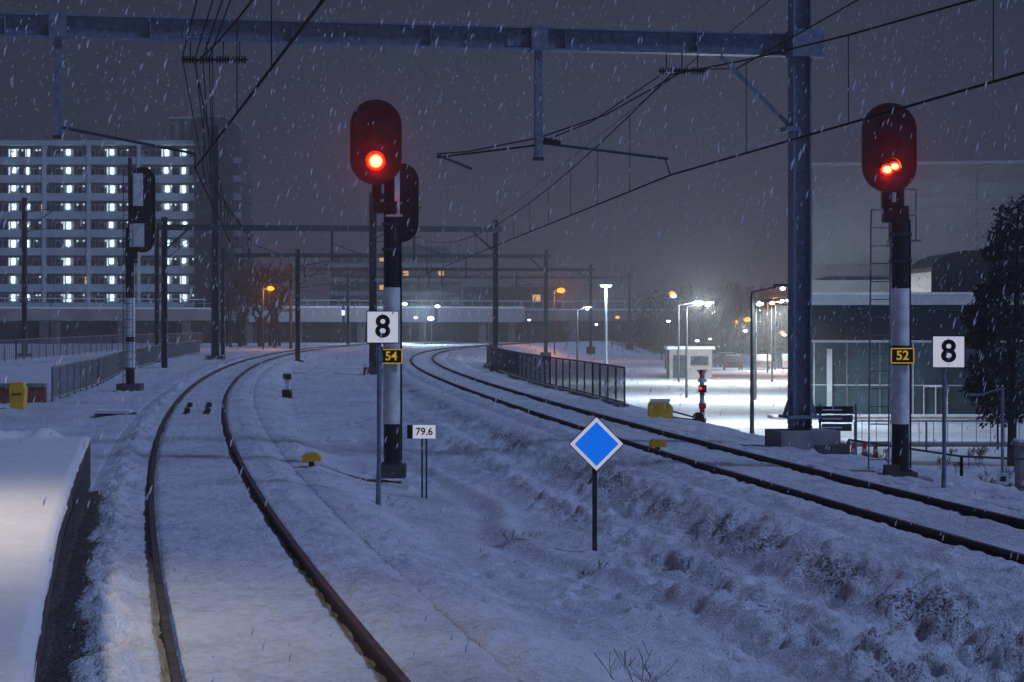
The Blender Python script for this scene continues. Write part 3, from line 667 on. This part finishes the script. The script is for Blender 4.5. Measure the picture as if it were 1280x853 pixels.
# ------------------------------------------------------------------ trees
def grow(b,p,d,L,r,depth,rg,m,spread=.5,nch=(2,4),minr=.01):
    q=p+d*L; b.cyl(p,q,r,m,5 if depth>2 else 3,r1=max(minr,r*.68),caps=False)
    if depth==0: return
    for k in range(rg.randint(*nch)):
        a=Vector((rg.gauss(0,spread),rg.gauss(0,spread),rg.gauss(.12,spread*.6))); dd=(d+a).normalized()
        st=p.lerp(q,rg.uniform(.55,1.0)); grow(b,st,dd,L*rg.uniform(.6,.85),max(minr,r*.6),depth-1,rg,m,spread,nch,minr)
def tree_mass(pts,name,m,minr,seed):
    rg=random.Random(seed); b=MB()
    for x,y,z,h in pts: grow(b,Vector((x,y,z)),Vector((rg.gauss(0,.05),0,1)).normalized(),h*.3,h*.02,5,rg,m,.42,(2,4),minr)
    return b.build(name)
rg=random.Random(11)
tree_mass([(rg.uniform(-33,-24),rg.uniform(215,245),-.5,rg.uniform(9,13)) for i in range(12)],'distant_trees',BARK,.04,1)
tree_mass([(rg.uniform(18,62),rg.uniform(230,300),-2,rg.uniform(8,12)) for i in range(24)],'distant_trees',BARK,.05,2)
tree_mass([(rg.uniform(-10,20),rg.uniform(300,325),-2,rg.uniform(6,9)) for i in range(10)],'distant_trees',BARK,.04,3)
def leaves(b,blobs,n,size,rg,m):
    for k in range(n):
        c,r=rg.choice(blobs); 
        while True:
            v=Vector((rg.uniform(-1,1),rg.uniform(-1,1),rg.uniform(-1,1)))
            if v.length<1: break
        if rg.random()<.18: v=v*1.3
        p=Vector(c)+Vector((v.x*r[0],v.y*r[1],v.z*r[2])); s=size*rg.uniform(.5,1.5)
        a=Vector((rg.gauss(0,1),rg.gauss(0,1),rg.gauss(0,1))).normalized(); t=a.orthogonal().normalized(); w=a.cross(t)
        b.add([p-t*s,p-w*s*.5,p+t*s,p+w*s*.5],[(0,1,2,3)],m)
b=MB(); bl=[]
for i in range(26):
    x=rg.uniform(18,75); bl.append(((x,rg.uniform(285,300),rg.uniform(-1,4.5)),(rg.uniform(2,4),3,rg.uniform(1.5,3.2))))
leaves(b,bl,9000,.3,rg,LEAF); b.build('distant_hedge')
b=MB(); o=Vector((15.5,62,-2)); grow(b,o,Vector((0,0,1)),2.4,.16,4,rg,BARK,.25,(2,3),.012)
b.cyl(o,(15.7,62,6.2),.13,BARK,7,r1=.03)
bl=[((15.9,62,5.7),(.9,.9,.6)),((15.3,62.1,5.1),(.5,.7,.4)),((16.3,62,5.0),(.8,.9,.5)),((15.35,62,3.9),(.55,1,.7)),((16.3,62,3.6),(1.0,1.2,.8)),((15.0,62.1,2.6),(.8,1.1,.6)),((15.8,61.8,1.9),(1.3,1.2,.7)),((14.8,62,1.1),(.7,.9,.5)),((16.1,62,.6),(1.1,1.2,.7)),((15.2,62,-.2),(.8,.9,.6)),((14.5,62,1.9),(.45,.5,.3)),((14.7,62,3.3),(.35,.5,.3)),((14.9,62,4.6),(.3,.4,.25)),((14.4,62,2.6),(.4,.5,.4)),((14.5,62,.4),(.5,.5,.5))]
leaves(b,bl,12500,.075,rg,LEAF); b.build('evergreen_tree')
b=MB()
for k in range(85):
    x=rg.uniform(9.5,17); y=rg.uniform(44,62); grow(b,Vector((x,y,gz(x,y)-.05)),Vector((rg.gauss(0,.3),rg.gauss(0,.3),1)).normalized(),.32,.012,3,rg,TWIG,.55,(2,4),.007)
b.build('roadside_shrubs')
b=MB()
for x,y,h in ((1.0,15.6,.34),(1.12,15.8,.22),(3.2,17.6,.16),(1.0,23.6,.16),(.35,27.5,.14),(2.4,25.5,.2),(4.9,24.5,.15),(-1.9,31.0,.2),(3.9,16.6,.2),(3.6,21,.14),(.9,23.4,.14),(0.0,26.5,.16),(2.6,20,.1)):
    for k in range(4): grow(b,Vector((x+rg.gauss(0,.05),y+rg.gauss(0,.05),gz(x,y)-.08)),Vector((rg.gauss(0,.5),rg.gauss(0,.3),1)).normalized(),h*.7,.004,2,rg,TWIG,.6,(1,3),.0026)
b.build('dry_grass_twigs')

# ------------------------------------------------------------------ street, lamps, town lights
def street_lamp(x,y,h,col,e,power=0,z=-2.0,arm=1.2,r=.16,pm=FARST,halo=False):
    b=MB(); b.cyl((0,0,z-.2),(0,0,h),.09,pm,8,r1=.05); b.bar((0,0,h),(arm,0,h+.18),.06,.06,pm)
    b.box((arm+.25,0,h+.24),(.7,.3,.1),pm); b.ball((arm+.25,0,h+.12),r,e,8,.6)
    o=b.build('street_lamp',(x,y,0))
    if power:
        if halo: light('bulb','POINT',(arm+.25,-r-.2,h+.0),power,col,o,.1)
        else: light('bulb','SPOT',(arm+.25,-.0,h-.05),power,col,o,.2,None,165,.4)
    return o
W=(.86,.97,1.0); O=(1.0,.33,.05)
street_lamp(9.0,75,3.6,W,EWH,900,arm=.9,r=.10); street_lamp(12.2,88,3.2,W,EWH,2800,arm=-1.0,r=.12)
street_lamp(14.0,115,3.6,W,EWH,6500,arm=1.2,r=.2); street_lamp(10.3,118,3.4,W,EWH,2500,arm=1.0,r=.2,halo=True); street_lamp(19.5,150,3.8,W,EWH,9000,arm=-1.2,r=.3)
street_lamp(12.5,150,3.8,W,EWH,3500,arm=1.2,r=.3,halo=True); street_lamp(25,190,4.5,W,EBL,9000,arm=1.0,r=.25)
def L(px,Zd,h,col,e,p=0,r=.3,zb=-2): street_lamp(px,Zd,h,col,e,p,zb,.5,r,halo=True)
L(20.5,265,6.3,O,EOR,0,.45); L(-25.5,205,5.9,O,EOR,1200,.40); L(5.0,235,6.2,O,EOR,1800,.5); L(21.6,190,2.7,O,EOR,0,.36); L(23.0,180,4.4,O,EOR,1600,.42)
L(15.0,195,5.0,W,EWH,0,.3); L(26,285,3.8,W,EBL,0,.25); L(4.9,150,3.4,W,EBL,400,.14)
for x,y,h in((14,280,3.2),(30,275,2.6),(38,290,3.6),(9,300,3.5),(33,250,1.2)): L(x,y,h,O,EOR,0,.32)
for x,y,h,r in((-14.8,262,4.9,.35),(-10.6,264,4.6,.35),(-11.4,262,3.0,.45),(-13.5,265,3.1,.25),(-3,262,3.3,.2),(18,240,2.6,.25),(29,255,1.4,.3),(36,270,.8,.3),(21,235,.3,.25),(33,240,.6,.22),(24,250,.4,.2),(1.5,262,2.8,.2),(10,255,2.2,.2)): L(x,y,h,W,EBL,0,r)
light('yard_flood','POINT',(-11.5,256,4.5),6000,(.6,.8,1.0),None,.5)
b=MB(); b.cyl((0,0,-2),(0,0,4.6),.07,FRAME,8); b.box((0,0,4.6),(.7,.3,.1),FRAME); b.box((0,0,4.53),(.55,.22,.03),EBL); o=b.build('street_lamp',(5.4,115,0)); light('bulb','POINT',(0,-.35,4.1),300,(.5,.75,1),o,.1)

b=MB(); 
for y0,y1 in((72,74.5),(92,94)): b.bx(12,40,y0,y1,-2.2,-1.88,CONC); b.bx(12.05,40,y0+.1,y1-.05,-1.879,-1.84,SNOWC)
b.build('pavement')
def car(x,y,rz,c):
    b=MB(); P=[(-2.1,.3),(2.1,.3),(2.15,.75),(1.5,.92),(.9,1.38),(-1.1,1.42),(-1.75,.95),(-2.12,.85)]
    b.prism(P,-.85,.85,c); b.prism([(-1.05,.95),(1.3,.93),(.82,1.32),(-1.0,1.35)],-.856,.856,GLASSD)
    for sx in(-1.3,1.3):
        for sy in(-.87,.87): b.cyl((sx,sy-.08*np.sign(sy),.32),(sx,sy,.32),.32,BLACK,12)
    b.box((-.1,0,1.43),(1.7,1.4,.08),SNOWC); b.box((-2.14,-.6,.65),(.04,.3,.12),REDP); b.box((-2.14,.6,.65),(.04,.3,.12),REDP)
    b.build('parked_car',(x,y,-2.02),rz)
for i,(x,y) in enumerate(((21,190),(24,192),(27,195),(30,192),(33,198),(18.5,202),(22,206))): car(x,y,1.5+.03*i,[STEELD,CONC,CLAD][i%3])

b=MB()
for i in range(10): b.cyl((0,0,i*.26-1.6),(0,0,(i+1)*.26-1.6),.075,REDP if i%2 else WHITE,10)
b.bar((-.13,0,.62),(.13,0,1.0),.02,.07,WHITE); b.bar((-.13,.04,1.0),(.13,.04,.62),.02,.07,WHITE)
b.box((0,-.08,.42),(.24,.10,.22),BLACK); b.ball((-.06,-.14,.44),.05,EREDS,8); b.ball((.06,-.14,.44),.04,REDP,8)
for zz in(-.1,-.55): b.box((0,-.09,zz),(.22,.03,.16),REDP)
b.build('level_crossing_signal',(5.8,61,.0))
b=MB(); b.prism([(-.35,0),(.35,0),(.35,.4),(.22,.56),(-.3,.56),(-.35,.45)],-.25,.25,YEL); b.box((-.0,0,.6),(.55,.45,.08),SNOWC); b.bar((.3,0,.05),(1.3,0,-.05),.3,.16,STEELD); b.cyl((1.1,-.1,.1),(1.1,.1,.1),.16,BLACK,12); b.bar((.3,0,.3),(1.2,0,.05),.05,.05,STEELD); b.build('barrier_machine',(4.3,58,-.42))
for x in(10.4,10.75,11.1,11.45):
    b=MB(); b.prism([(-.09,0),(.09,0),(.05,.6),(-.05,.6)],-.06,.06,REDP); b.box((0,-.065,.35),(.11,.01,.12),WHITE); b.box((0,0,.01),(.3,.3,.06),BLACK); b.build('traffic_bollard',(x,63,-1.95))
b=MB(); 
for sx in(0,.9): b.cyl((sx,0,-.8),(sx,0,1.3),.03,STEEL,8)
for i in range(3): b.box((.35+.03*i,-.04,1.15-i*.22),(.95-.1*i,.03,.18),[BLACK,STEELD,GLASSD][i]); b.box((.3,-.06,1.15-i*.22),(.5,.006,.03),WHITE)
b.build('direction_sign',(7.7,50,-.9))
b=MB(); b.box((0,0,.6),(.8,.5,1.3),CONC); b.box((0,0,1.28),(.9,.6,.08),CONC); b.box((0,0,1.35),(.86,.56,.06),SNOWC); b.box((0,-.26,.6),(.02,.01,1.1),CONCD); b.build('equipment_cabinet',(11.9,45.5,-1.6))
b=MB(); b.cyl((0,0,-1.4),(0,0,2.0),.035,STEEL,8); b.box((0,-.05,.1),(.24,.02,.24),FRAME); b.box((0,-.065,.1),(.12,.006,.1),SIGNK); b.bar((0,0,2.0),(-.5,0,1.85),.03,.03,STEEL); b.box((-.55,0,1.86),(.3,.12,.05),STEEL); b.build('lamp_column',(10.3,42,-.95))
fence([(7.4,44,-.9),(10,44.5,-1.3),(14,45,-1.5)],.75,'guard_rail',STEELD,5,2.2)
fence([(12,70,-2),(17,70,-2),(40,70,-2)],1.0,'railing',STEELD,.5,2.2)
b=MB(); b.bx(12.6,16,160,163,-2,.35,VCON); b.bx(12.4,16.2,159.8,163.2,.352,.6,SNOWC); b.bx(12.9,14,159.94,159.99,-1.9,-.1,GLASSD); b.bx(14.3,15.7,159.94,159.99,-.9,-.2,GLASSD); b.build('street_kiosk')

# ------------------------------------------------------------------ falling snow
n=13000; rs=np.random.RandomState(5); vs=[];fs=[]
for i in range(n):
    y=rs.uniform(12,110); x=rs.uniform(-.33,.33)*y*1.1; z=rs.uniform(-.1,2.6+y*.19); w=rs.uniform(.002,.0042)*(1+y*.02); l=rs.uniform(.02,.07)*(1+y*.012); sx=l*.3
    o=len(vs); vs+=[(x-w,y,z),(x+w,y,z),(x+sx,y+w,z+l),(x,y-w,z+l*.5)]; fs+=[(o,o+1,o+2),(o,o+3,o+2),(o+1,o+2,o+3)]
me=bpy.data.meshes.new('falling_snow'); me.from_pydata(vs,[],fs); me.materials.append(FLAKE); o=bpy.data.objects.new('falling_snow',me); scene.collection.objects.link(o)

# ------------------------------------------------------------------ world + key light
w=bpy.data.worlds.new('World'); scene.world=w; w.use_nodes=True; nt=w.node_tree; N=nt.nodes; Lk=nt.links
bg=N['Background']; bg.inputs[1].default_value=1.0
tc=N.new('ShaderNodeTexCoord'); sp=N.new('ShaderNodeSeparateXYZ'); Lk.new(tc.outputs['Generated'],sp.inputs[0])
r=N.new('ShaderNodeValToRGB'); e=r.color_ramp.elements
e[0].position=.0; e[0].color=(*lin(56,54,72),1); e[1].position=.5; e[1].color=(*lin(36,42,68),1)
x=e.new(.16); x.color=(*lin(34,38,57),1)
Lk.new(sp.outputs['Z'],r.inputs[0])
nz=N.new('ShaderNodeTexNoise'); nz.inputs['Scale'].default_value=5; nz.inputs['Detail'].default_value=4; Lk.new(tc.outputs['Generated'],nz.inputs[0])
mr=N.new('ShaderNodeMapRange'); mr.inputs[3].default_value=.8; mr.inputs[4].default_value=1.2; Lk.new(nz.outputs['Fac'],mr.inputs[0])
mu=N.new('ShaderNodeVectorMath'); mu.operation='SCALE'; Lk.new(r.outputs[0],mu.inputs[0]); Lk.new(mr.outputs[0],mu.inputs['Scale'])
sky=N.new('ShaderNodeTexSky'); sky.sky_type='NISHITA'; sky.sun_disc=False; sky.sun_elevation=math.radians(1); sky.sun_rotation=math.radians(200)
s2_=N.new('ShaderNodeVectorMath'); s2_.operation='SCALE'; s2_.inputs['Scale'].default_value=.001; Lk.new(sky.outputs[0],s2_.inputs[0])
ad=N.new('ShaderNodeVectorMath'); Lk.new(mu.outputs[0],ad.inputs[0]); Lk.new(s2_.outputs[0],ad.inputs[1]); Lk.new(ad.outputs[0],bg.inputs[0])
sl=bpy.data.lights.new('night_key','SUN'); sl.energy=1.5; sl.angle=math.radians(9); sl.color=(.37,.53,1.0)  # bluish directional key added to brighten the snow, no sun at night
so=bpy.data.objects.new('night_key',sl); scene.collection.objects.link(so); so.rotation_euler=Vector((-.62,.26,-.74)).to_track_quat('-Z','Y').to_euler()

if FOG:
    b=MB(); b.bx(-200,200,-40,420,-2.2,60,WHITE); o=b.build('snowy_haze')
    o.data.materials.clear(); o.data.materials.append(volmat('haze',.0020,.45))

# ------------------------------------------------------------------ camera
cd=bpy.data.cameras.new('camera'); cd.lens=36*2500/1280; cd.sensor_width=36; cd.clip_end=6000; cd.shift_y=-21.5/1280
co=bpy.data.objects.new('camera',cd); scene.collection.objects.link(co); co.location=(0,0,2.4); co.rotation_euler=(math.radians(90),0,0); scene.camera=co
scene.view_settings.view_transform='Standard'; scene.view_settings.look='None'; scene.view_settings.exposure=0
